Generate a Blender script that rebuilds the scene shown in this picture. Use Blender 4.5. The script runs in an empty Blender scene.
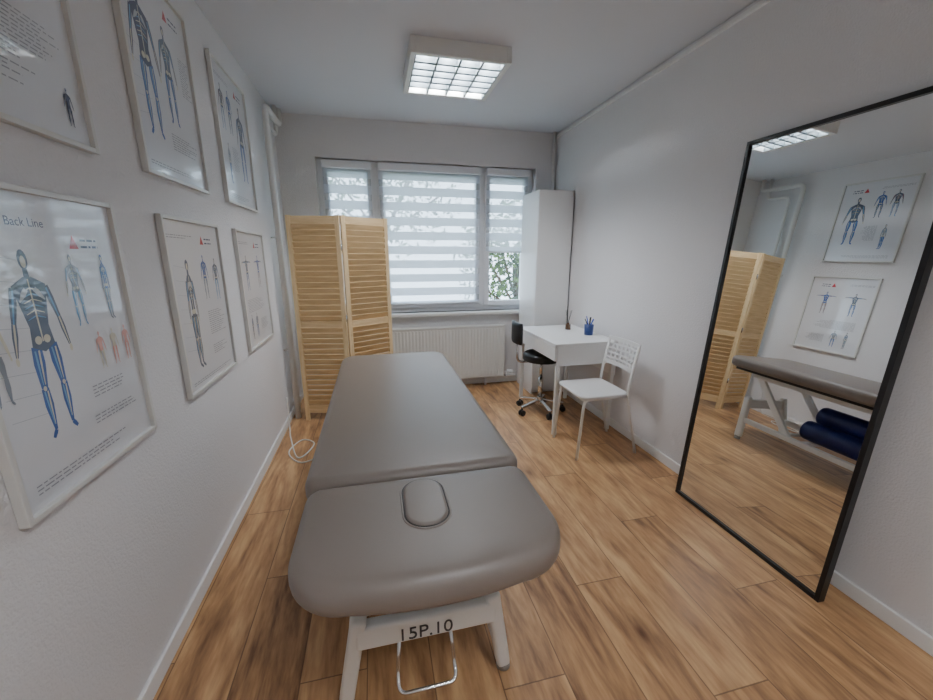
import bpy, bmesh, math, random
from mathutils import Vector, Matrix
random.seed(7)
XL,XR,D,H,YB=-.765,1.837,3.92,2.54,-1.15
# ---------------------------------------------------------------- materials
def lin(c): 
    return tuple(((v/255)/12.92 if v/255<=.04045 else ((v/255+.055)/1.055)**2.4) for v in c)
MATS={}
def pm(name,rgb,rough=.5,metal=0,bump=0,bscale=60,coat=0,emit=None,estr=0,var=0,vscale=5,spec=.5,sheen=0):
    if name in MATS: return MATS[name]
    m=bpy.data.materials.new(name);m.use_nodes=True;nt=m.node_tree;b=nt.nodes['Principled BSDF']
    c=lin(rgb)
    b.inputs['Base Color'].default_value=(*c,1);b.inputs['Roughness'].default_value=rough;b.inputs['Metallic'].default_value=metal
    b.inputs['Specular IOR Level'].default_value=spec
    b.inputs['Coat Weight'].default_value=coat;b.inputs['Coat Roughness'].default_value=.04
    if sheen: b.inputs['Sheen Weight'].default_value=sheen
    if emit: b.inputs['Emission Color'].default_value=(*lin(emit),1);b.inputs['Emission Strength'].default_value=estr
    tc=nt.nodes.new('ShaderNodeTexCoord')
    if bump:
        n=nt.nodes.new('ShaderNodeTexNoise');n.inputs['Scale'].default_value=bscale;n.inputs['Detail'].default_value=3
        nt.links.new(tc.outputs['Object'],n.inputs['Vector'])
        bp=nt.nodes.new('ShaderNodeBump');bp.inputs['Strength'].default_value=bump;bp.inputs['Distance'].default_value=.01
        nt.links.new(n.outputs['Fac'],bp.inputs['Height']);nt.links.new(bp.outputs['Normal'],b.inputs['Normal'])
    if var:
        n=nt.nodes.new('ShaderNodeTexNoise');n.inputs['Scale'].default_value=vscale
        nt.links.new(tc.outputs['Object'],n.inputs['Vector'])
        r=nt.nodes.new('ShaderNodeValToRGB');r.color_ramp.elements[0].position=.3;r.color_ramp.elements[1].position=.7
        r.color_ramp.elements[0].color=(*[v*(1-var) for v in c],1);r.color_ramp.elements[1].color=(*[min(1,v*(1+var)) for v in c],1)
        nt.links.new(n.outputs['Fac'],r.inputs['Fac']);nt.links.new(r.outputs['Color'],b.inputs['Base Color'])
    MATS[name]=m;return m
def math_node(nt,op,a,b=None):
    n=nt.nodes.new('ShaderNodeMath');n.operation=op
    for i,v in enumerate((a,b)):
        if v is None: continue
        if isinstance(v,(int,float)): n.inputs[i].default_value=v
        else: nt.links.new(v,n.inputs[i])
    return n.outputs[0]
def floor_mat():
    m=bpy.data.materials.new('oak_laminate');m.use_nodes=True;nt=m.node_tree;b=nt.nodes['Principled BSDF'];L=nt.links.new
    tc=nt.nodes.new('ShaderNodeTexCoord');sp=nt.nodes.new('ShaderNodeSeparateXYZ');L(tc.outputs['Object'],sp.inputs[0])
    X,Y=sp.outputs[0],sp.outputs[1]
    W,LN=.215,1.29
    px=math_node(nt,'DIVIDE',math_node(nt,'ADD',X,5.04),W);row=math_node(nt,'FLOOR',px);fx=math_node(nt,'FRACT',px)
    offs=math_node(nt,'FRACT',math_node(nt,'MULTIPLY',row,.377))
    py=math_node(nt,'ADD',math_node(nt,'DIVIDE',math_node(nt,'ADD',Y,5),LN),offs);col=math_node(nt,'FLOOR',py);fy=math_node(nt,'FRACT',py)
    idv=nt.nodes.new('ShaderNodeCombineXYZ');L(row,idv.inputs[0]);L(col,idv.inputs[1])
    wn=nt.nodes.new('ShaderNodeTexWhiteNoise');wn.noise_dimensions='3D';L(idv.outputs[0],wn.inputs['Vector'])
    cv=nt.nodes.new('ShaderNodeCombineXYZ');L(math_node(nt,'ADD',X,math_node(nt,'MULTIPLY',wn.outputs['Value'],37)),cv.inputs[0])
    L(math_node(nt,'ADD',math_node(nt,'MULTIPLY',Y,.16),math_node(nt,'MULTIPLY',wn.outputs['Value'],11)),cv.inputs[1]);L(wn.outputs['Value'],cv.inputs[2])
    n1=nt.nodes.new('ShaderNodeTexNoise');n1.inputs['Scale'].default_value=9;n1.inputs['Detail'].default_value=6;n1.inputs['Distortion'].default_value=1.8;L(cv.outputs[0],n1.inputs['Vector'])
    n2=nt.nodes.new('ShaderNodeTexNoise');n2.inputs['Scale'].default_value=75;n2.inputs['Detail'].default_value=4;L(cv.outputs[0],n2.inputs['Vector'])
    kv=nt.nodes.new('ShaderNodeCombineXYZ');L(math_node(nt,'ADD',X,math_node(nt,'MULTIPLY',wn.outputs['Value'],9)),kv.inputs[0]);L(math_node(nt,'MULTIPLY',Y,.45),kv.inputs[1]);L(math_node(nt,'MULTIPLY',wn.outputs['Value'],3),kv.inputs[2])
    vo=nt.nodes.new('ShaderNodeTexVoronoi');vo.inputs['Scale'].default_value=4.4;L(kv.outputs[0],vo.inputs['Vector'])
    kr=nt.nodes.new('ShaderNodeValToRGB');kr.color_ramp.elements[0].position=.03;kr.color_ramp.elements[1].position=.26
    kr.color_ramp.elements[0].color=(.0,.0,.0,1);kr.color_ramp.elements[1].color=(1,1,1,1);x=kr.color_ramp.elements.new(.10);x.color=(.55,.55,.55,1);L(vo.outputs['Distance'],kr.inputs['Fac'])
    r=nt.nodes.new('ShaderNodeValToRGB');e=r.color_ramp.elements
    e[0].position=.30;e[0].color=(*lin((116,80,52)),1);e[1].position=.68;e[1].color=(*lin((209,168,122)),1)
    x=e.new(.5);x.color=(*lin((178,135,93)),1)
    mixv=math_node(nt,'ADD',math_node(nt,'MULTIPLY',n1.outputs['Fac'],.72),math_node(nt,'MULTIPLY',n2.outputs['Fac'],.28))
    mixv=math_node(nt,'ADD',mixv,math_node(nt,'MULTIPLY',math_node(nt,'SUBTRACT',wn.outputs['Value'],.5),.15))
    L(mixv,r.inputs['Fac'])
    mk=nt.nodes.new('ShaderNodeMix');mk.data_type='RGBA';mk.blend_type='MULTIPLY'
    kfac=math_node(nt,'MULTIPLY',math_node(nt,'SUBTRACT',1,kr.outputs['Color']),math_node(nt,'GREATER_THAN',wn.outputs['Value'],.3))
    L(math_node(nt,'MULTIPLY',kfac,.9),mk.inputs['Factor']);L(r.outputs['Color'],mk.inputs[6]);mk.inputs[7].default_value=(*lin((112,76,52)),1)
    sx=math_node(nt,'GREATER_THAN',math_node(nt,'ABSOLUTE',math_node(nt,'SUBTRACT',fx,.5)),.5-.0035/W*.6)
    sy=math_node(nt,'GREATER_THAN',math_node(nt,'ABSOLUTE',math_node(nt,'SUBTRACT',fy,.5)),.5-.0035/LN*.6)
    se=math_node(nt,'MAXIMUM',sx,sy)
    ms=nt.nodes.new('ShaderNodeMix');ms.data_type='RGBA';L(math_node(nt,'MULTIPLY',se,.65),ms.inputs['Factor']);L(mk.outputs[2],ms.inputs[6]);ms.inputs[7].default_value=(*lin((74,50,34)),1)
    L(ms.outputs[2],b.inputs['Base Color']);b.inputs['Roughness'].default_value=.40
    bp=nt.nodes.new('ShaderNodeBump');bp.inputs['Strength'].default_value=.12;bp.inputs['Distance'].default_value=.004
    L(math_node(nt,'SUBTRACT',mixv,se),bp.inputs['Height']);L(bp.outputs[0],b.inputs['Normal'])
    return m
def wood_mat(name,c0,c1,axis=0):
    m=bpy.data.materials.new(name);m.use_nodes=True;nt=m.node_tree;b=nt.nodes['Principled BSDF'];L=nt.links.new
    tc=nt.nodes.new('ShaderNodeTexCoord');mp=nt.nodes.new('ShaderNodeMapping');L(tc.outputs['Object'],mp.inputs[0])
    mp.inputs['Scale'].default_value=(3,3,30) if axis==0 else (30,30,3)
    n=nt.nodes.new('ShaderNodeTexNoise');n.inputs['Scale'].default_value=2.2;n.inputs['Detail'].default_value=4;L(mp.outputs[0],n.inputs['Vector'])
    r=nt.nodes.new('ShaderNodeValToRGB');r.color_ramp.elements[0].position=.3;r.color_ramp.elements[1].position=.7
    r.color_ramp.elements[0].color=(*lin(c0),1);r.color_ramp.elements[1].color=(*lin(c1),1);L(n.outputs['Fac'],r.inputs['Fac']);L(r.outputs['Color'],b.inputs['Base Color'])
    b.inputs['Roughness'].default_value=.6;return m
def mixshader(name,fn):
    m=bpy.data.materials.new(name);m.use_nodes=True;nt=m.node_tree;nt.nodes.clear();o=nt.nodes.new('ShaderNodeOutputMaterial');fn(nt,o);return m
def N(nt,t,**k):
    n=nt.nodes.new(t)
    for a,v in k.items(): n.inputs[a].default_value=v
    return n
def blind_fn(alpha,col,tl=.5):
    def f(nt,o):
        d=N(nt,'ShaderNodeBsdfDiffuse',Color=(*col,1));t=N(nt,'ShaderNodeBsdfTranslucent',Color=(*col,1));m1=nt.nodes.new('ShaderNodeMixShader');m1.inputs[0].default_value=tl
        nt.links.new(d.outputs[0],m1.inputs[1]);nt.links.new(t.outputs[0],m1.inputs[2])
        if not alpha: nt.links.new(m1.outputs[0],o.inputs[0]);return
        tr=N(nt,'ShaderNodeBsdfTransparent',Color=(1,1,1,1));m2=nt.nodes.new('ShaderNodeMixShader');m2.inputs[0].default_value=alpha
        nt.links.new(m1.outputs[0],m2.inputs[1]);nt.links.new(tr.outputs[0],m2.inputs[2]);nt.links.new(m2.outputs[0],o.inputs[0])
    return f
def glass_fn(nt,o):
    g=N(nt,'ShaderNodeBsdfGlossy',Color=(1,1,1,1),Roughness=.01);tr=N(nt,'ShaderNodeBsdfTransparent',Color=(.95,.97,.97,1));m2=nt.nodes.new('ShaderNodeMixShader');m2.inputs[0].default_value=.07
    nt.links.new(tr.outputs[0],m2.inputs[1]);nt.links.new(g.outputs[0],m2.inputs[2]);nt.links.new(m2.outputs[0],o.inputs[0])
M_wall=pm('wall_plaster',(225,223,223),.85,bump=.35,bscale=130)
M_ceil=pm('ceiling_paint',(216,217,221),.9)
M_floor=floor_mat()
M_white=pm('white_lacquer',(235,235,234),.35)
M_trim=pm('white_trim',(236,236,234),.4)
M_pvc=pm('white_pvc',(236,238,242),.3)
M_leather=pm('taupe_vinyl',(126,115,107),.40,bump=.06,bscale=400,spec=.5)
M_seam=pm('dark_seam',(48,44,41),.6)
M_steelw=pm('white_powdercoat',(228,228,224),.35)
M_chrome=pm('chrome',(210,210,210),.15,metal=1)
M_black=pm('black_plastic',(18,18,20),.45)
M_blackf=pm('black_frame',(16,16,18),.4)
M_pine=wood_mat('pine_slats',(214,182,134),(236,208,162),0)
M_pinev=wood_mat('pine_stiles',(220,189,140),(241,216,170),1)
M_blue=pm('navy_vinyl',(22,34,92),.45)
M_frame=pm('poster_frame',(214,213,208),.3)
M_paper=pm('poster_paper',(222,223,226),.35,coat=1.0)
M_mirror=pm('mirror_glass',(238,240,240),.0,metal=1)
M_opaque=mixshader('blind_fabric',blind_fn(0,(.70,.74,.80),.4))
M_sheer=mixshader('blind_sheer',blind_fn(.48,(.85,.9,.96)))
M_glass=mixshader('window_glass',glass_fn)
# ---------------------------------------------------------------- mesh helpers
class G:
    def __init__(s,name,loc=(0,0,0),rotz=0):
        s.e=bpy.data.objects.new(name,None);s.e.empty_display_size=.1;bpy.context.collection.objects.link(s.e);s.loc=Vector(loc);s.e.location=loc;s.e.rotation_euler[2]=rotz
    def add(s,name,bm,mats,smooth=False,bevel=0,rel=False):
        o=mk(name,bm,mats,smooth,bevel)
        if not rel: o.data.transform(Matrix.Translation(-s.loc))
        o.parent=s.e;return o
def mk(name,bm,mats,smooth=False,bevel=0):
    me=bpy.data.meshes.new(name)
    bmesh.ops.recalc_face_normals(bm,faces=bm.faces) if len(bm.faces) else None
    bm.to_mesh(me);bm.free();o=bpy.data.objects.new(name,me);bpy.context.collection.objects.link(o)
    for m in (mats if isinstance(mats,(list,tuple)) else [mats]): me.materials.append(m)
    if smooth:
        for p in me.polygons:p.use_smooth=True
    if bevel:
        b=o.modifiers.new('bevel','BEVEL');b.width=bevel;b.segments=2;b.limit_method='ANGLE';b.angle_limit=.7
        for p in me.polygons:p.use_smooth=True
        w=o.modifiers.new('wn','WEIGHTED_NORMAL');w.keep_sharp=True
    return o
def box(bm,x0,x1,y0,y1,z0,z1,mi=0,mat=None):
    vs=[bm.verts.new(((x0,x1)[i&1],(y0,y1)[(i>>1)&1],(z0,z1)[(i>>2)&1])) for i in range(8)]
    for f in ((0,2,3,1),(4,5,7,6),(0,1,5,4),(2,6,7,3),(0,4,6,2),(1,3,7,5)):
        fc=bm.faces.new([vs[i] for i in f]);fc.material_index=mi
    if mat: bmesh.ops.transform(bm,matrix=mat,verts=vs)
    return vs
def bx(*a): 
    bm=bmesh.new();box(bm,*a);return bm
def cyl(bm,p0,p1,r0,r1=None,seg=20,mi=0):
    r1=r0 if r1 is None else r1;p0=Vector(p0);p1=Vector(p1);d=(p1-p0).normalized()
    a=d.orthogonal().normalized();b=d.cross(a)
    A=[];B=[]
    for i in range(seg):
        t=2*math.pi*i/seg;v=a*math.cos(t)+b*math.sin(t);A.append(bm.verts.new(p0+v*r0));B.append(bm.verts.new(p1+v*r1))
    for i in range(seg):
        j=(i+1)%seg;f=bm.faces.new((A[i],A[j],B[j],B[i]));f.material_index=mi
    bm.faces.new(A[::-1]).material_index=mi;bm.faces.new(B).material_index=mi
def smoothpts(pts,n=6,closed=False):
    P=[Vector(p) for p in pts];out=[];m=len(P)
    rng=range(m) if closed else range(m-1)
    for i in rng:
        if closed: p0,p1,p2,p3=P[i-1],P[i],P[(i+1)%m],P[(i+2)%m]
        else: p0,p1,p2,p3=P[max(i-1,0)],P[i],P[i+1],P[min(i+2,m-1)]
        for k in range(n):
            t=k/n;out.append(.5*((2*p1)+(p2-p0)*t+(2*p0-5*p1+4*p2-p3)*t*t+(3*p1-p0-3*p2+p3)*t**3))
    if not closed: out.append(P[-1])
    return out
def fillet(pts,r,n=5,closed=False):
    P=[Vector(p) for p in pts];out=[];m=len(P)
    for i in range(m):
        if not closed and i in(0,m-1): out.append(P[i]);continue
        a=P[i-1]-P[i];b=P[(i+1)%m]-P[i];rr=min(r,a.length*.49,b.length*.49);A=P[i]+a.normalized()*rr;B=P[i]+b.normalized()*rr
        for k in range(n+1):
            t=k/n;out.append(A*(1-t)**2+P[i]*2*t*(1-t)+B*t*t)
    return out
def tube(bm,pts,r,seg=10,closed=False,mi=0):
    P=[Vector(p) for p in pts];m=len(P);rings=[];a=None
    for i in range(m):
        if closed: d=(P[(i+1)%m]-P[i-1])
        else: d=P[min(i+1,m-1)]-P[max(i-1,0)]
        d.normalize()
        a=d.orthogonal().normalized() if a is None else (a-d*a.dot(d)).normalized()
        b=d.cross(a);rings.append([bm.verts.new(P[i]+(a*math.cos(2*math.pi*k/seg)+b*math.sin(2*math.pi*k/seg))*r) for k in range(seg)])
    for i in range(m if closed else m-1):
        A=rings[i];B=rings[(i+1)%m]
        for k in range(seg):
            j=(k+1)%seg;bm.faces.new((A[k],A[j],B[j],B[k])).material_index=mi
    if not closed: bm.faces.new(rings[0][::-1]).material_index=mi;bm.faces.new(rings[-1]).material_index=mi
def rrect(x0,x1,y0,y1,rs,n=10,bulge=0):
    out=[];cs=[(x0,y0,180),(x1,y0,270),(x1,y1,0),(x0,y1,90)]
    for (cx,cy,a0),r in zip(cs,rs):
        ox=cx+(r if cx==x0 else -r);oy=cy+(r if cy==y0 else -r)
        for k in range(n+1):
            a=math.radians(a0+90*k/n);out.append(Vector((ox+r*math.cos(a),oy+r*math.sin(a),0)))
        if bulge and cy==y0 and cx==x0:
            for k in range(1,8):
                t=k/8;out.append(Vector((x0+r+(x1-x0-2*r)*t,y0-bulge*4*t*(1-t),0)))
    return out
def inset(P,d):
    m=len(P);o=[]
    for i in range(m):
        t=(P[(i+1)%m]-P[i-1]);t.normalize();nrm=Vector((-t.y,t.x,0));o.append(P[i]+nrm*d)
    return o
def pad(bm,P,z0,z1,r0,r1,n=6,crown=0,mi=0):
    prof=[]
    for k in range(n+1):
        a=math.pi/2*k/n;prof.append((r0*(1-math.sin(a)),z0+r0*(1-math.cos(a))))
    for k in range(n+1):
        a=math.pi/2*k/n;prof.append((r1*(1-math.cos(a)),z1-r1*(1-math.sin(a))))
    R=[]
    for ins,z in prof:
        R.append([bm.verts.new((p.x,p.y,z)) for p in inset(P,ins)])
    top=inset(P,r1);c=sum(top,Vector())/len(top)
    m=len(P)
    for s in (.8,.5,.2):
        R.append([bm.verts.new((c.x+(p.x-c.x)*s,c.y+(p.y-c.y)*s,z1+crown*(1-s*s))) for p in top])
    for A,B in zip(R,R[1:]):
        for i in range(m):
            j=(i+1)%m;bm.faces.new((A[i],A[j],B[j],B[i])).material_index=mi
    bm.faces.new(R[0][::-1]).material_index=mi;bm.faces.new(R[-1]).material_index=mi
# ---------------------------------------------------------------- room
mk('floor',bx(XL-.1,XR+.1,YB-.1,D+.1,-.1,0),M_floor)
mk('ceiling',bx(XL-.1,XR+.1,YB-.1,D+.3,H,H+.1),M_ceil)
mk('wall_left',bx(XL-.12,XL,YB-.1,D+.2,0,H),M_wall)
mk('wall_right',bx(XR,XR+.12,YB-.1,D+.2,0,H),M_wall)
WX0,WX1,WZ0,WZ1=-.46,1.63,.80,2.21
bm=bmesh.new();box(bm,XL,WX0,D,D+.25,0,H);box(bm,WX1,XR,D,D+.25,0,H);box(bm,WX0,WX1,D,D+.25,0,WZ0);box(bm,WX0,WX1,D,D+.25,WZ1,H);mk('wall_back',bm,M_wall)
bm=bmesh.new();box(bm,XL,.1,YB-.1,YB,0,H);box(bm,1.0,XR,YB-.1,YB,0,H);box(bm,.1,1.0,YB-.1,YB,2.05,H);mk('wall_front',bm,M_wall)
g=G('door_1',(.55,YB,0));g.add('leaf',bx(.14,.96,YB-.07,YB-.03,.01,2.01),M_white,bevel=.003)
bm=bmesh.new();box(bm,.1,.14,YB-.1,YB+.01,0,2.05);box(bm,.96,1.0,YB-.1,YB+.01,0,2.05);box(bm,.14,.96,YB-.1,YB+.01,2.01,2.05);g.add('jamb',bm,M_trim)
bm=bmesh.new();tube(bm,[(.9,YB-.03,1.02),(.9,YB+.03,1.02),(.78,YB+.03,1.02)],.009);g.add('handle',bm,M_chrome,True)
def skirting(name,a):
    mk(name,bx(*a),M_trim,bevel=.004)
skirting('baseboard_left',(XL,XL+.014,YB,D,0,.065));skirting('baseboard_right',(XR-.014,XR,YB,D,0,.065))
skirting('baseboard_back',(XL+.014,XR-.014,D-.014,D,0,.065));skirting('baseboard_front',(1.0,XR-.014,YB,YB+.014,0,.065))
mk('trim_1',bx(XR-.018,XR,YB,D,H-.045,H-.025),M_trim)
# ---------------------------------------------------------------- window
g=G('window_1',(.585,D+.1,WZ0));Y0,Y1=D+.09,D+.15
bm=bmesh.new();t=.05
box(bm,WX0,WX0+t,Y0,Y1,WZ0,WZ1);box(bm,WX1-t,WX1,Y0,Y1,WZ0,WZ1);box(bm,WX0+t,WX1-t,Y0,Y1,WZ0,WZ0+t);box(bm,WX0+t,WX1-t,Y0,Y1,WZ1-t,WZ1)
for x in (.05,1.10): box(bm,x-.03,x+.03,Y0,Y1,WZ0+t,WZ1-t)
g.add('outer_frame',bm,M_pvc,bevel=.004)
sashes=[(WX0+t-.008,.02+.008),(.08-.008,1.07+.008),(1.13-.008,WX1-t+.008)]
for i,(a,b) in enumerate(sashes):
    z0,z1=WZ0+t-.008,WZ1-t+.008;w=.055;ys,ye=D+.07,D+.13
    bm=bmesh.new();box(bm,a,a+w,ys,ye,z0,z1);box(bm,b-w,b,ys,ye,z0,z1);box(bm,a+w,b-w,ys,ye,z0,z0+w);box(bm,a+w,b-w,ys,ye,z1-w,z1)
    g.add('sash_%d'%(i+1),bm,M_pvc,bevel=.005)
    g.add('pane_%d'%(i+1),bx(a+w-.005,b-w+.005,D+.1,D+.104,z0+w-.005,z1-w+.005),M_glass)
for x,z in ((1.15,1.15),(.045,1.45)):
    bm=bmesh.new();box(bm,x-.013,x+.013,D+.062,D+.07,z,z+.08);tube(bm,[(x,D+.07,z+.04),(x,D+.045,z+.04),(x,D+.04,z-.07)],.009);g.add('handle_%d'%(1 if x>1 else 2),bm,M_pvc,True)
mk('window_sill',bx(-.5,1.66,D-.05,D+.089,WZ0-.035,WZ0),M_trim,bevel=.006)
# blinds
def blind(i,a,b,zb):
    g=G('zebra_blind' if i==0 else 'zebra_blind.%03d'%i,((a+b)/2,D+.06,1.5))
    g.add('cassette',bx(a-.005,b+.005,D+.02,D+.068,WZ1-.075,WZ1-.01),M_pvc,bevel=.008)
    bm=bmesh.new();z=WZ1-.075;k=0;y=D+.064
    while z>zb+.001:
        h=.078 if k%2==0 else .058
        z2=max(z-h,zb);vs=[bm.verts.new(c) for c in((a,y,z),(b,y,z),(b,y,z2),(a,y,z2))];bm.faces.new(vs).material_index=k%2;z=z2;k+=1
    g.add('fabric',bm,[M_opaque,M_sheer])
    bm=bmesh.new();cyl(bm,(a,y-.006,zb),(b,y-.006,zb),.009);g.add('bottom_bar',bm,M_pvc,True)
    bm=bmesh.new();tube(bm,[(b-.01,D+.02,WZ1-.07),(b-.01,D+.02,1.2),(b-.02,D+.02,1.2),(b-.02,D+.02,WZ1-.07)],.0018,6);g.add('bead_chain',bm,M_pvc)
blind(0,-.41,.012,.87);blind(1,.085,1.065,.885);blind(2,1.135,1.575,1.40)
# exterior
mk('lawn',bx(-30,30,D+1,40,-4.2,-4),pm('grass',(80,100,55),.95,var=.3,vscale=2))
def tree(name,x,y,zc,R,n):
    g=G(name,(x,y,-3.98));bm=bmesh.new();tube(bm,smoothpts([(x,y,-3.98),(x+.05,y,-1),(x-.05,y,zc)]),.09);
    for k in range(7):
        a=k*.9;tube(bm,[(x,y,zc-R*.7),(x+R*.7*math.cos(a),y+R*.5*math.sin(a),zc+random.uniform(-.3,.6)*R)],.02,6)
    g.add('trunk',bm,pm('bark',(80,66,52),.9),True)
    bm=bmesh.new()
    for k in range(n):
        v=Vector((random.gauss(0,1),random.gauss(0,1),random.gauss(0,1)));v.normalize();v*=R*random.random()**.45;c=Vector((x,y,zc))+v;s=random.uniform(.03,.07)
        a=Vector((random.gauss(0,1),random.gauss(0,1),random.gauss(0,1))).normalized();b=a.orthogonal().normalized()
        f=bm.faces.new([bm.verts.new(c+q) for q in(-a*s,b*s*.5,a*s,-b*s*.5)]);f.material_index=random.randrange(2)
    g.add('leaves',bm,[pm('leaf_dark',(34,56,26),.6),pm('leaf_light',(74,100,42),.6)])
tree('tree',2.3,6.0,1.2,1.1,3000);tree('tree.001',.2,7.5,2.8,1.6,2600)
# ---------------------------------------------------------------- radiator
g=G('radiator',(.6,D-.06,.08));rx0,rx1,rz0,rz1,ry0,ry1=-.12,1.30,.10,.66,D-.125,D-.045
bm=bmesh.new();box(bm,rx0+.01,rx1-.01,ry0+.008,ry0+.02,rz0,rz1-.01)
n=int((rx1-rx0-.04)/.0335)
for i in range(n):
    x=rx0+.02+i*.0335;box(bm,x,x+.02,ry0,ry0+.01,rz0+.02,rz1-.03)
box(bm,rx0+.01,rx1-.01,ry1-.015,ry1,rz0,rz1-.01);g.add('panels',bm,M_steelw,bevel=.003)
bm=bmesh.new();box(bm,rx0,rx0+.012,ry0,ry1,rz0,rz1);box(bm,rx1-.012,rx1,ry0,ry1,rz0,rz1)
for i in range(70): 
    x=rx0+.02+i*(rx1-rx0-.04)/70;box(bm,x,x+.008,ry0+.01,ry1-.01,rz1-.014,rz1-.004)
box(bm,rx0,rx1,ry0,ry0+.01,rz1-.014,rz1);box(bm,rx0,rx1,ry1-.01,ry1,rz1-.014,rz1);g.add('grille_and_sides',bm,M_steelw)
bm=bmesh.new();cyl(bm,(rx1,D-.085,rz0+.04),(rx1+.05,D-.085,rz0+.04),.011);cyl(bm,(rx1+.05,D-.085,rz0+.04),(rx1+.11,D-.085,rz0+.04),.021,.018)
tube(bm,fillet([(rx1+.04,D-.085,rz0+.04),(rx1+.04,D-.085,.085),(rx1+.04,D-.03,.085),(1.46,D-.03,.085)],.02),.009)
for x in (.1,1.1): box(bm,x,x+.03,ry1,D-.001,.2,.5)
for x in (.1,1.1): box(bm,x,x+.02,ry1-.03,ry1-.01,.0,rz0)
g.add('valve_and_pipes',bm,M_pvc,True)
# ---------------------------------------------------------------- heating pipes
g=G('heating_pipes',(-.71,3.3,0));bm=bmesh.new()
tube(bm,fillet([(-.708,3.37,0),(-.708,3.37,2.42),(-.708,3.84,2.42),(-.708,3.84,H)],.07),.023,14)
tube(bm,fillet([(-.722,3.50,0),(-.722,3.50,2.32),(-.722,3.76,2.32),(-.722,3.76,H)],.06),.015,12)
for z in (.6,1.5): cyl(bm,(XL,3.37,z),(-.70,3.37,z),.006);cyl(bm,(XL,3.50,z),(-.72,3.50,z),.006)
g.add('risers',bm,pm('pipe_paint',(226,224,220),.4),True)
g=G('corner_pipe',(1.805,3.89,0));bm=bmesh.new();tube(bm,[(1.80,3.888,0),(1.80,3.888,H)],.015,12);g.add('riser',bm,MATS['pipe_paint'],True)
# ---------------------------------------------------------------- ceiling lamp
def lamp(name,x0,x1,y0,y1,on=22):
    z0=H-.085;g=G(name,((x0+x1)/2,(y0+y1)/2,H))
    bm=bmesh.new();t=.03;box(bm,x0,x0+t,y0,y1,z0,H);box(bm,x1-t,x1,y0,y1,z0,H);box(bm,x0+t,x1-t,y0,y0+t,z0,H);box(bm,x0+t,x1-t,y1-t,y1,z0,H);g.add('housing',bm,M_steelw,bevel=.003)
    g.add('reflector',bx(x0+t,x1-t,y0+t,y1-t,H-.008,H),pm('white_reflector',(190,195,200),.7))
    bm=bmesh.new()
    for i in range(4):
        x=x0+t+(x1-x0-2*t)*(i+.5)/4;cyl(bm,(x,y0+t+.01,H-.03),(x,y1-t-.01,H-.03),.013,seg=8)
    g.add('tubes',bm,pm('fluorescent_tube',(255,255,255),.5,emit=(245,248,253),estr=on),True)
    bm=bmesh.new()
    for i in range(0,5):
        x=x0+t+(x1-x0-2*t)*i/4;box(bm,x-.006,x+.006,y0+t,y1-t,z0+.003,z0+.038)
    for j in range(1,6):
        y=y0+t+(y1-y0-2*t)*j/6;box(bm,x0+t,x1-t,y-.010,y+.010,z0+.003,z0+.038)
    g.add('louvre_grid',bm,pm('louvre_metal',(84,92,96),.6,metal=.2))
lamp('ceiling_lamp',.26,.85,2.47,3.05,215)
lamp('added_fill_lamp',.26,.85,-.75,-.13,215)  # added lamp, unseen behind the camera, fills the near end with light
# ---------------------------------------------------------------- massage table
CX=.10;ZT=.70
g=G('massage_table',(CX,1.6,0))
bm=bmesh.new();pad(bm,rrect(CX-.345,CX+.350,1.105,2.69,(.05,.05,.10,.10)),ZT-.09,ZT,.032,.035,crown=.006);g.add('body_cushion',bm,M_leather,True)
bm=bmesh.new();pad(bm,rrect(CX-.330,CX+.340,.69,1.095,(.14,.14,.05,.05),bulge=.02),ZT-.09,ZT,.035,.04,crown=.004);g.add('head_cushion',bm,M_leather,True)
P=rrect(CX-.060,CX+.062,.83,1.045,(.059,)*4)
bm=bmesh.new();pad(bm,P,ZT-.01,ZT+.0065,.001,.003);g.add('face_hole_rim',bm,M_seam,True)
bm=bmesh.new();tube(bm,[(p.x,p.y,ZT+.003) for p in inset(P,-.001)],.0035,8,True);g.add('face_hole_piping',bm,M_leather,True)
bm=bmesh.new();pad(bm,inset(P,.004),ZT-.01,ZT+.012,.002,.010,crown=.001);g.add('face_hole_plug',bm,M_leather,True)
bm=bmesh.new();box(bm,CX-.30,CX+.30,1.14,2.62,ZT-.112,ZT-.088);box(bm,CX-.26,CX+.26,.80,1.05,ZT-.11,ZT-.088)
g.add('top_boards',bm,M_black)
bm=bmesh.new()
for s in(-1,1): box(bm,CX+s*.22-.02,CX+s*.22+.02,.92,2.5,ZT-.155,ZT-.11)
box(bm,CX-.22,CX+.22,1.12,1.16,ZT-.155,ZT-.115);box(bm,CX-.22,CX+.22,2.40,2.44,ZT-.155,ZT-.115)
for s in(-1,1):
    box(bm,CX+s*.225-.018,CX+s*.225+.018,.95,2.50,.15,.19)
for yy in (1.66,2.02): box(bm,CX-.21,CX+.21,yy-.02,yy+.02,.16,.185)
g.add('frame_rails',bm,M_steelw,bevel=.005)
bm=bmesh.new()
def bar(bm,p0,p1,w,h,up=(0,0,1)):
    p0=Vector(p0);p1=Vector(p1);d=(p1-p0);L=d.length;d.normalize();sx=d.cross(Vector(up)).normalized();u=sx.cross(d)
    M=Matrix((( sx.x,d.x,u.x,p0.x),(sx.y,d.y,u.y,p0.y),(sx.z,d.z,u.z,p0.z),(0,0,0,1)))
    box(bm,-w/2,w/2,0,L,-h/2,h/2,0,M)
for s in(-1,1):
    bar(bm,(CX+s*.215,1.10,.17),(CX+s*.215,1.46,ZT-.13),.03,.05);bar(bm,(CX+s*.215,2.12,.17),(CX+s*.215,2.46,ZT-.13),.03,.05)
cyl(bm,(CX-.22,1.12,.19),(CX+.22,1.12,.19),.018);cyl(bm,(CX-.22,2.14,.19),(CX+.22,2.14,.19),.014)
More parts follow.
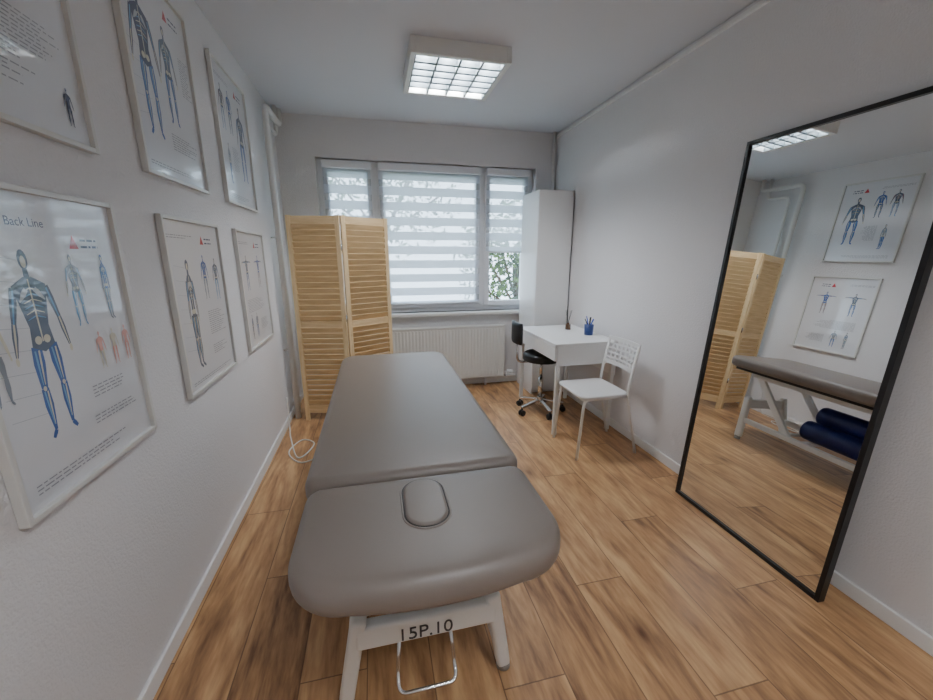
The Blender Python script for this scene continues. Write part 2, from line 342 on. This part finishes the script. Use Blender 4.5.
g.add('lift_arms',bm,M_steelw,bevel=.006)
bm=bmesh.new()
for yy,sg in((.93,1),(2.52,-1)):
    box(bm,CX-.21,CX+.21,yy-.02,yy+.02,.265,.345)
    for s in(-1,1):
        bar(bm,(CX+s*.255,yy+.05*sg,.02),(CX+s*.195,yy+.0,.37),.045,.05,up=(0,1,0))
g.add('end_frames',bm,M_steelw,bevel=.012)
bm=bmesh.new()
for yy in (.98,2.47):
    for s in(-1,1): cyl(bm,(CX+s*.257,yy,0),(CX+s*.257,yy,.03),.024,.02)
g.add('foot_pads',bm,pm('grey_rubber',(150,150,148),.6),True)
bm=bmesh.new();tube(bm,fillet([(CX-.085,.935,.28),(CX-.095,.92,.15),(CX-.095,.875,.125),(CX+.075,.875,.125),(CX+.075,.92,.15),(CX+.065,.935,.28)],.03),.006)
g.add('foot_lever',bm,M_chrome,True)
c=bpy.data.curves.new('label','FONT');c.body='15P.10';c.size=.06;c.extrude=.0006;c.align_x='CENTER'
o=bpy.data.objects.new('label',c);bpy.context.collection.objects.link(o);c.materials.append(pm('dark_grey_print',(60,60,62),.5));o.parent=g.e;o.location=(-.01,.93-.0215-1.6,.278);o.rotation_euler=(math.pi/2,0,0)
bm=bmesh.new();box(bm,CX-.05,CX+.05,1.14,1.46,.30,.39);cyl(bm,(CX,1.44,.35),(CX,1.60,.55),.02);cyl(bm,(CX-.22,1.22,.345),(CX+.22,1.22,.345),.012);g.add('motor',bm,M_black,bevel=.01)
# bolsters
def bolster(name,x,y0,y1,z,r):
    g=G(name,(x,(y0+y1)/2,z));bm=bmesh.new();e=.02
    pts=[(y0,r-e),(y0+.006,r-.006),(y0+e,r),(y1-e,r),(y1-.006,r-.006),(y1,r-e)];R=[]
    for y,rr in pts: R.append([bm.verts.new((x+rr*math.cos(2*math.pi*k/32),y,z+rr*math.sin(2*math.pi*k/32))) for k in range(32)])
    for A,B in zip(R,R[1:]):
        for k in range(32): bm.faces.new((A[k],A[(k+1)%32],B[(k+1)%32],B[k]))
    bm.faces.new(R[0]);bm.faces.new(R[-1]);g.add('roll',bm,M_blue,True)
bolster('bolster',CX-.088,1.58,2.10,.261,.075);bolster('bolster.001',CX+.088,1.58,2.10,.261,.075);bolster('bolster.002',CX,1.62,2.08,.382,.073)
# power cable
g=G('power_cable',(-.4,2.4,0));bm=bmesh.new()
tube(bm,smoothpts([(-.28,2.55,.006),(-.40,2.62,.006),(-.55,2.55,.006),(-.66,2.72,.006),(-.60,2.90,.006),(-.50,2.80,.012),(-.58,2.62,.006),(-.69,2.95,.006),(-.735,3.15,.02),(-.745,3.2,.25)],8),.005,8);g.add('cord',bm,pm('white_cable',(225,225,220),.5),True)
# ---------------------------------------------------------------- folding screen
g=G('folding_screen',(-.25,3.25,0))
pts=[(-.635,3.30),(-.235,3.215),(.125,3.43)]
for i in range(2):
    a=Vector((*pts[i],0));b=Vector((*pts[i+1],0));d=(b-a);L=d.length;d.normalize();nn=Vector((-d.y,d.x,0))
    M=Matrix(((d.x,nn.x,0,a.x),(d.y,nn.y,0,a.y),(0,0,1,0),(0,0,0,1)))
    bm=bmesh.new();e=.004;sw=.036
    box(bm,e,e+sw,-.011,.011,0,1.66,0,M);box(bm,L-e-sw,L-e,-.011,.011,0,1.66,0,M);g.add('stiles_%d'%(i+1),bm,M_pinev,bevel=.003)
    bm=bmesh.new()
    for z0,z1 in((1.60,1.655),(.80,.85),(.07,.14)): box(bm,e+sw,L-e-sw,-.009,.009,z0,z1,0,M)
    g.add('rails_%d'%(i+1),bm,M_pine,bevel=.002)
    bm=bmesh.new()
    for z0,z1 in((.14,.80),(.85,1.60)):
        nsl=int((z1-z0)/.0435);st=(z1-z0)/nsl
        for k in range(nsl):
            zc=z0+(k+.5)*st
            T=M@Matrix.Translation((0,0,zc))@Matrix.Rotation(math.radians(28),4,'X')
            box(bm,e+sw-.002,L-e-sw+.002,-.003,.003,-.0245,.0245,0,T)
    g.add('louvres_%d'%(i+1),bm,M_pine)
bm=bmesh.new()
for z in (.3,.85,1.4): cyl(bm,(-.235,3.205,z),(-.235,3.205,z+.05),.006)
g.add('hinges',bm,M_chrome,True)
# ---------------------------------------------------------------- tall cabinet
g=G('tall_cabinet',(1.64,3.7,0));x0,x1,y0,y1,zt=1.475,1.828,3.47,3.86,1.94
bm=bmesh.new();box(bm,x0,x1,y0,y1,zt-.018,zt);box(bm,x0,x0+.018,y0,y1,0,zt-.018);box(bm,x1-.018,x1,y0,y1,0,zt-.018);box(bm,x0+.018,x1-.018,y1-.006,y1,.05,zt-.018);box(bm,x0+.018,x1-.018,y0+.02,y1-.006,0.05,.068);box(bm,x0+.018,x1-.018,y0+.03,y0+.045,0,.05)
g.add('carcass',bm,M_white,bevel=.002)
g.add('front_panel',bx(x0+.002,x1-.012,y0-.018,y0-.001,.05,zt-.002),M_white,bevel=.002)
# ---------------------------------------------------------------- desk
g=G('writing_desk',(1.54,2.93,0));x0,x1,y0,y1,zt=1.265,1.795,2.545,3.30,.73
g.add('top',bx(x0,x1,y0,y1,zt-.022,zt),M_white,bevel=.003)
bm=bmesh.new()
box(bm,x0+.02,x1,y0,y0+.018,.56,zt-.022);box(bm,x0+.02,x1,y1-.018,y1,.56,zt-.022);box(bm,x1-.018,x1,y0+.018,y1-.018,.45,zt-.022);box(bm,x0+.03,x1-.018,y0+.018,y1-.018,.60,.612);g.add('apron',bm,M_white,bevel=.002)
bm=bmesh.new();box(bm,x0,x0+.018,y0+.002,(y0+y1)/2-.002,.60,zt-.025);box(bm,x0,x0+.018,(y0+y1)/2+.002,y1-.002,.60,zt-.025);g.add('drawer_fronts',bm,M_white,bevel=.002)
bm=bmesh.new()
for yy in(y0+.002,y1-.032):
    for xx in(x0+.02,x1-.05): box(bm,xx,xx+.03,yy,yy+.03,0,.56)
g.add('legs',bm,M_steelw,bevel=.004)
# desk accessories
px_,py_=1.69,2.82
g=G('pen_holder',(px_,py_,zt));bm=bmesh.new();cyl(bm,(px_,py_,zt),(px_,py_,zt+.085),.034,.038,24);g.add('cup',bm,pm('blue_mesh',(38,62,120),.4),True)
bm=bmesh.new()
for k in range(7):
    a=k*.9;cyl(bm,(px_+.012*math.cos(a),py_+.012*math.sin(a),zt+.08),(px_+.035*math.cos(a),py_+.035*math.sin(a),zt+.13+.01*(k%3)),.004,seg=8,mi=k%2)
g.add('pens',bm,[pm('pen_blue',(40,80,190),.4),pm('pen_dark',(30,30,34),.4)])
qx,qy=1.64,3.08
g=G('reed_diffuser',(qx,qy,zt));bm=bmesh.new();cyl(bm,(qx,qy,zt),(qx,qy,zt+.045),.025,.022);cyl(bm,(qx,qy,zt+.045),(qx,qy,zt+.06),.011);g.add('bottle',bm,pm('amber_glass',(90,62,40),.15),True)
bm=bmesh.new()
for k in range(4): cyl(bm,(qx,qy,zt+.055),(qx+.03*math.cos(k*1.6),qy+.03*math.sin(k*1.6),zt+.17),.0018,seg=6)
g.add('reeds',bm,M_black)
# ---------------------------------------------------------------- stool
sx,sy=1.385,3.04
g=G('swivel_stool',(sx,sy,0));bm=bmesh.new()
for k in range(5):
    a=math.radians(72*k+200);c,s=math.cos(a),math.sin(a)
    bar(bm,(sx+.02*c,sy+.02*s,.105),(sx+.21*c,sy+.21*s,.075),.028,.022)
cyl(bm,(sx,sy,.07),(sx,sy,.14),.03,.025)
g.add('star_base',bm,M_chrome,bevel=.004)
bm=bmesh.new()
for k in range(5):
    a=math.radians(72*k+200);c,s=math.cos(a),math.sin(a);px,py=sx+.205*c,sy+.205*s
    for o in(-.014,.014): cyl(bm,(px-s*o-s*.007,py+c*o+c*.007,.026),(px-s*o+s*.007,py+c*o-c*.007,.026),.026,seg=18)
    cyl(bm,(px,py,.03),(px,py,.075),.008)
g.add('casters',bm,M_black,True)
bm=bmesh.new();cyl(bm,(sx,sy,.13),(sx,sy,.32),.022);cyl(bm,(sx,sy,.32),(sx,sy,.48),.014);g.add('gas_lift',bm,M_chrome,True)
bm=bmesh.new();P=[Vector((sx+.165*math.cos(2*math.pi*k/40),sy+.165*math.sin(2*math.pi*k/40),0)) for k in range(40)];pad(bm,P,.475,.545,.015,.03,crown=.006);g.add('seat',bm,M_black,True)
bm=bmesh.new();tube(bm,fillet([(sx-.05,sy,.47),(sx-.225,sy,.47),(sx-.235,sy,.72)],.05),.01);g.add('back_bar',bm,M_chrome,True)
bm=bmesh.new();R=[]
for u in range(9):
    a=math.radians(180-20+40*u/8);R.append((sx+.04+.29*math.cos(a),sy+.29*math.sin(a)))
prof=[(-.012,.64),(-.016,.67),(-.016,.79),(-.012,.82),(.012,.82),(.018,.79),(.018,.67),(.012,.64)];rg=[]
for px,py in R:
    d=(Vector((sx+.04,sy,0))-Vector((px,py,0))).normalized();rg.append([bm.verts.new((px+d.x*q,py+d.y*q,z)) for q,z in prof])
for A,B in zip(rg,rg[1:]):
    for k in range(8): bm.faces.new((A[k],A[(k+1)%8],B[(k+1)%8],B[k]))
bm.faces.new(rg[0]);bm.faces.new(rg[-1]);o=g.add('backrest',bm,M_black,True);mm=o.modifiers.new('b','BEVEL');mm.width=.006;mm.segments=2
# ---------------------------------------------------------------- white chair (faces -x)
cx,cy=1.475,2.345
g=G('chair',(cx,cy,0))
bm=bmesh.new();pad(bm,rrect(cx-.19,cx+.17,cy-.185,cy+.185,(.06,.06,.05,.05)),.435,.455,.006,.008,crown=-.006);g.add('seat',bm,M_white,True)
bm=bmesh.new()
for s in(-1,1):
    tube(bm,fillet([(cx-.195,cy+s*.178,0),(cx-.16,cy+s*.165,.428),(cx+.155,cy+s*.165,.428)],.04),.010)
    tube(bm,fillet([(cx+.26,cy+s*.178,0),(cx+.155,cy+s*.17,.45),(cx+.215,cy+s*.165,.77)],.08),.010)
tube(bm,[(cx-.16,cy-.165,.424),(cx-.16,cy+.165,.424)],.009);tube(bm,[(cx+.155,cy-.165,.424),(cx+.155,cy+.165,.424)],.009)
g.add('legs',bm,M_steelw,True)
bm=bmesh.new();K=7
def bp_(u,z):
    xx=cx+.168+(z-.52)*.18+.02*(1-(2*u-1)**2);return Vector((xx,cy-.165+.33*u,z))
zs=[.60,.634,.668,.702,.736,.772]
for j,z in enumerate(zs):
    hh=.0055 if 0<j<5 else .015
    for i in range(12):
        a,b=bp_(i/12,z),bp_((i+1)/12,z);vs=[]
        for q in(a,b):
            for dx,dz in((-.004,-hh),(.004,-hh),(.004,hh),(-.004,hh)): vs.append(bm.verts.new(q+Vector((dx,0,dz))))
        for f in((0,1,5,4),(1,2,6,5),(2,3,7,6),(3,0,4,7)): bm.faces.new([vs[t] for t in f])
for i in range(K+1):
    u=i/K;a,b=bp_(u,.59),bp_(u,.787);w=.012 if 0<i<K else .024
    bar(bm,a,b,w,.008,up=(1,0,0))
g.add('perforated_backrest',bm,M_white)
# ---------------------------------------------------------------- mirror
g=G('leaning_mirror',(1.665,1.30,0));ya,yb,HM=.92,1.70,1.90
lean=math.asin((.128)/HM)
M=Matrix.Translation((1.668,0,0.002))@Matrix.Rotation(lean,4,'Y')
bm=bmesh.new();fw=.018;dp=.035
box(bm,0,dp,ya,ya+fw,0,HM,0,M);box(bm,0,dp,yb-fw,yb,0,HM,0,M);box(bm,0,dp,ya+fw,yb-fw,0,fw,0,M);box(bm,0,dp,ya+fw,yb-fw,HM-fw,HM,0,M);box(bm,.018,.024,ya+fw,yb-fw,fw,HM-fw,0,M)
g.add('frame',bm,M_blackf,bevel=.0015)
bm=bmesh.new();box(bm,.010,.016,ya+fw,yb-fw,fw,HM-fw,0,M);g.add('glass',bm,M_mirror)
# ---------------------------------------------------------------- posters
INK={'blue':(58,98,168),'dark':(88,102,124),'grey':(138,146,156),'lt':(184,188,194),'red':(196,60,72),'bone':(212,207,188),'pink':(224,170,160),'teal':(116,166,206),'txt':(158,160,166),'navy':(48,62,98),'muscle':(180,112,104)}
KEYS=list(INK);IM=[pm('ink_'+k,INK[k],.35,coat=1.0) for k in KEYS]
def poster(idx,y0,z0,w,h,content,title=None):
    g=G('anatomy_poster' if idx==0 else 'anatomy_poster.%03d'%idx,(XL,y0+w/2,z0+h/2))
    fw=.014;bm=bmesh.new();X0,X1=XL+.001,XL+.022
    box(bm,X0,X1,y0,y0+fw,z0,z0+h);box(bm,X0,X1,y0+w-fw,y0+w,z0,z0+h);box(bm,X0,X1,y0+fw,y0+w-fw,z0,z0+fw);box(bm,X0,X1,y0+fw,y0+w-fw,z0+h-fw,z0+h)
    g.add('frame',bm,M_frame,bevel=.002)
    g.add('print',bx(XL+.002,XL+.010,y0+fw,y0+w-fw,z0+fw,z0+h-fw),M_paper)
    bm=bmesh.new();cnt=[0]
    def poly(pts,key):
        cnt[0]+=1;xx=XL+.0102+cnt[0]*.000008
        f=bm.faces.new([bm.verts.new((xx,y0+p[0]*w,z0+p[1]*h)) for p in pts]);f.material_index=KEYS.index(key)
    content(poly)
    me_o=g.add('artwork',bm,IM)
    if title:
        c=bpy.data.curves.new('title','FONT');c.body=title;c.size=.027;o=bpy.data.objects.new('title',c);bpy.context.collection.objects.link(o)
        c.materials.append(IM[KEYS.index('navy')]);o.parent=g.e;o.location=(.0104,-w/2+.03,h/2-.085);o.rotation_euler=(math.pi/2,0,math.pi/2)
A=.7/.53
def ell(poly,cx,cy,rx,ry,k,n=14): poly([(cx+rx*math.cos(2*math.pi*i/n),cy+ry*math.sin(2*math.pi*i/n)) for i in range(n)],k)
def limb(poly,p,q,w0,w1,k):
    dx,dy=(q[0]-p[0]),(q[1]-p[1])*A;L=math.hypot(dx,dy) or 1;nx,ny=-dy/L,dx/L/A
    m=(p[0]*.6+q[0]*.4,p[1]*.6+q[1]*.4);wm=max(w0,w1)*.58
    poly([(p[0]+nx*w0/2,p[1]+ny*w0/2),(m[0]+nx*wm,m[1]+ny*wm),(q[0]+nx*w1/2,q[1]+ny*w1/2),(q[0]-nx*w1/2,q[1]-ny*w1/2),(m[0]-nx*wm,m[1]-ny*wm),(p[0]-nx*w0/2,p[1]-ny*w0/2)],k)
def fig(poly,cx,cy,hh,up='dark',low='blue',arms='down',skel=True,side=False,hi='teal'):
    s=hh
    def T(x,y): return (cx+x*s*A*.9,cy+y*s)
    W=s*A*.76;sd=.45 if side else 1
    for q in(-1,1):
        limb(poly,T(q*.06*sd,.50),T(q*.075*sd,.28),.085*W,.055*W,low);limb(poly,T(q*.075*sd,.28),T(q*.07*sd,.05),.065*W,.026*W,low)
        limb(poly,T(q*.07*sd,.05),T(q*.07*sd+(.05 if side else q*.03),.012),.03*W,.025*W,low)
    poly([T(-.12*sd,.81),T(-.085*sd,.66),T(-.07*sd,.60),T(-.085*sd,.50),T(0,.465),T(.085*sd,.50),T(.07*sd,.60),T(.085*sd,.66),T(.12*sd,.81),T(.03,.85),T(-.03,.85)],up)
    limb(poly,T(0,.82),T(0,.89),.04*W,.04*W,up);ell(poly,*T(0,.935),.04*W,.05*s,up)
    for q in(-1,1):
        if arms=='down': e,h=(q*.165*sd,.63),(q*.20*sd,.47)
        else: e,h=(q*.27,.80),(q*.42,.79)
        limb(poly,T(q*.115*sd,.80),T(*e),.05*W,.038*W,up);limb(poly,T(*e),T(*h),.04*W,.022*W,up);ell(poly,*T(h[0]*1.02,h[1]-.02),.014*W,.022*s,'bone')
        if skel:
            limb(poly,T(q*.118*sd,.79),T(*e),.014*W,.010*W,hi);limb(poly,T(*e),T(*h),.014*W,.006*W,'bone')
    if skel:
        for k in range(6):
            z=.655+k*.028
            for q in(-1,1): limb(poly,T(0,z),T(q*.065*sd,z-.018),.007*W,.005*W,'bone' if k%2 else hi)
        limb(poly,T(0,.52),T(0,.84),.012*W,.010*W,'bone');ell(poly,*T(0,.925),.022*W,.03*s,'bone')
        for q in(-1,1):
            ell(poly,*T(q*.032*sd,.53),.03*W,.022*s,'bone');limb(poly,T(q*.03*sd,.79),T(q*.09*sd,.73),.035*W,.008*W,'lt')
            for o,k in((-.014,hi),(.014,'bone')):
                limb(poly,T(q*.063*sd+o,.48),T(q*.073*sd+o*.5,.30),.014*W,.006*W,k);limb(poly,T(q*.073*sd+o*.8,.265),T(q*.07*sd+o*.2,.08),.012*W,.004*W,k)
            ell(poly,*T(q*.075*sd,.28),.015*W,.014*s,'bone')
def textb(poly,x,y,w,n,st=.013,k='txt',seed=1):
    r=random.Random(seed)
    for i in range(n):
        ww=w*r.uniform(.6,1);xx=x;yy=y-i*st
        while xx<x+ww:
            l=r.uniform(.015,.05);l=min(l,x+ww-xx);poly([(xx,yy),(xx+l,yy),(xx+l,yy+st*.34),(xx,yy+st*.34)],k);xx+=l+.010
def leader(poly,x0,y0,x1,y1): limb(poly,(x0,y0),(x1,y1),.0022,.0022,'lt')
def logo(poly,x,y,s=.05):
    poly([(x,y),(x+s,y),(x+s/2,y+s*.75)],'red');textb(poly,x+s*1.25,y+s*.42,s*2.2,2,s*.36,'navy',5)
def c_p4(p):
    for k in range(8): leader(p,.08,.80-k*.07,.30,.78-k*.07)
    logo(p,.62,.815,.065);fig(p,.33,.20,.62,'dark','blue');fig(p,.60,.54,.26,'grey','teal');fig(p,.83,.54,.26,'blue','grey',side=True)
    fig(p,.08,.36,.30,'bone','grey',hi='muscle',skel=False);fig(p,.68,.36,.15,'pink','bone',skel=False);fig(p,.79,.36,.15,'bone','pink',skel=False);fig(p,.90,.36,.15,'pink','pink',skel=False);textb(p,.55,.31,.36,4,seed=3);textb(p,.1,.09,.8,3,seed=9);textb(p,.52,.20,.4,3,seed=12)
def c_p5(p):
    for k in range(7): leader(p,.10,.74-k*.08,.30,.72-k*.08)
    logo(p,.60,.86,.07);fig(p,.30,.12,.66,'dark','dark',side=True);fig(p,.60,.52,.28,'blue','grey');fig(p,.83,.50,.28,'dark','teal');textb(p,.55,.44,.35,12,seed=21);textb(p,.06,.90,.4,2,seed=22);textb(p,.1,.06,.8,2,seed=23);textb(p,.55,.22,.3,5,seed=24)
def c_p6(p):
    logo(p,.60,.86,.07);fig(p,.27,.50,.30,'dark','blue',arms='out');fig(p,.70,.50,.30,'blue','grey',arms='out',hi='muscle');textb(p,.15,.42,.65,9,seed=31);fig(p,.22,.08,.22,'dark','grey',side=True);fig(p,.40,.08,.22,'grey','blue');textb(p,.55,.22,.35,8,seed=32);textb(p,.06,.90,.4,2,seed=33)
def c_p1(p):
    logo(p,.60,.86,.07);fig(p,.30,.28,.56,'dark','blue');fig(p,.66,.45,.36,'grey','teal');textb(p,.52,.36,.38,9,seed=41);fig(p,.86,.07,.13,'navy','navy',skel=False);textb(p,.1,.24,.6,9,seed=42);textb(p,.06,.90,.4,2,seed=43)
def c_p2(p):
    for k in range(8): leader(p,.06,.84-k*.08,.27,.80-k*.07)
    logo(p,.62,.86,.07);fig(p,.27,.20,.70,'navy','blue');fig(p,.58,.32,.50,'dark','blue');textb(p,.47,.26,.42,7,seed=51);textb(p,.78,.72,.16,16,seed=52);textb(p,.1,.07,.8,2,seed=53)
def c_p3(p):
    logo(p,.62,.86,.07);fig(p,.22,.54,.32,'dark','teal',hi='muscle');fig(p,.42,.54,.32,'blue','dark');fig(p,.72,.22,.60,'dark','blue',arms='down');fig(p,.25,.16,.30,'grey','blue',side=True);textb(p,.1,.08,.8,3,seed=61);textb(p,.06,.90,.4,2,seed=62);textb(p,.36,.44,.2,14,seed=63)
poster(0,.905,.795,.515,.715,c_p4,'Superficial Back Line')
poster(1,1.69,.795,.55,.715,c_p5);poster(2,2.495,.795,.555,.715,c_p6)
poster(3,.895,1.64,.515,.715,c_p1);poster(4,1.665,1.645,.535,.715,c_p2);poster(5,2.46,1.645,.56,.72,c_p3)
# ---------------------------------------------------------------- light
w=bpy.data.worlds.new('World');bpy.context.scene.world=w;w.use_nodes=True
b=w.node_tree.nodes['Background'];b.inputs[0].default_value=(.68,.82,1,1);b.inputs[1].default_value=8.0
# ---------------------------------------------------------------- camera
f=387;p=math.radians(13.65);y=math.radians(13.14)
F=Vector((math.sin(y)*math.cos(p),math.cos(y)*math.cos(p),-math.sin(p)));R=Vector((math.cos(y),-math.sin(y),0));U=R.cross(F)
c=bpy.data.cameras.new('camera');co=bpy.data.objects.new('camera',c);bpy.context.collection.objects.link(co)
M=Matrix((R,U,-F)).transposed().to_4x4();M.translation=(0,0,1.36);co.matrix_world=M
c.sensor_width=36;c.sensor_fit='HORIZONTAL';c.lens=f/933*36;c.clip_start=.05
bpy.context.scene.camera=co
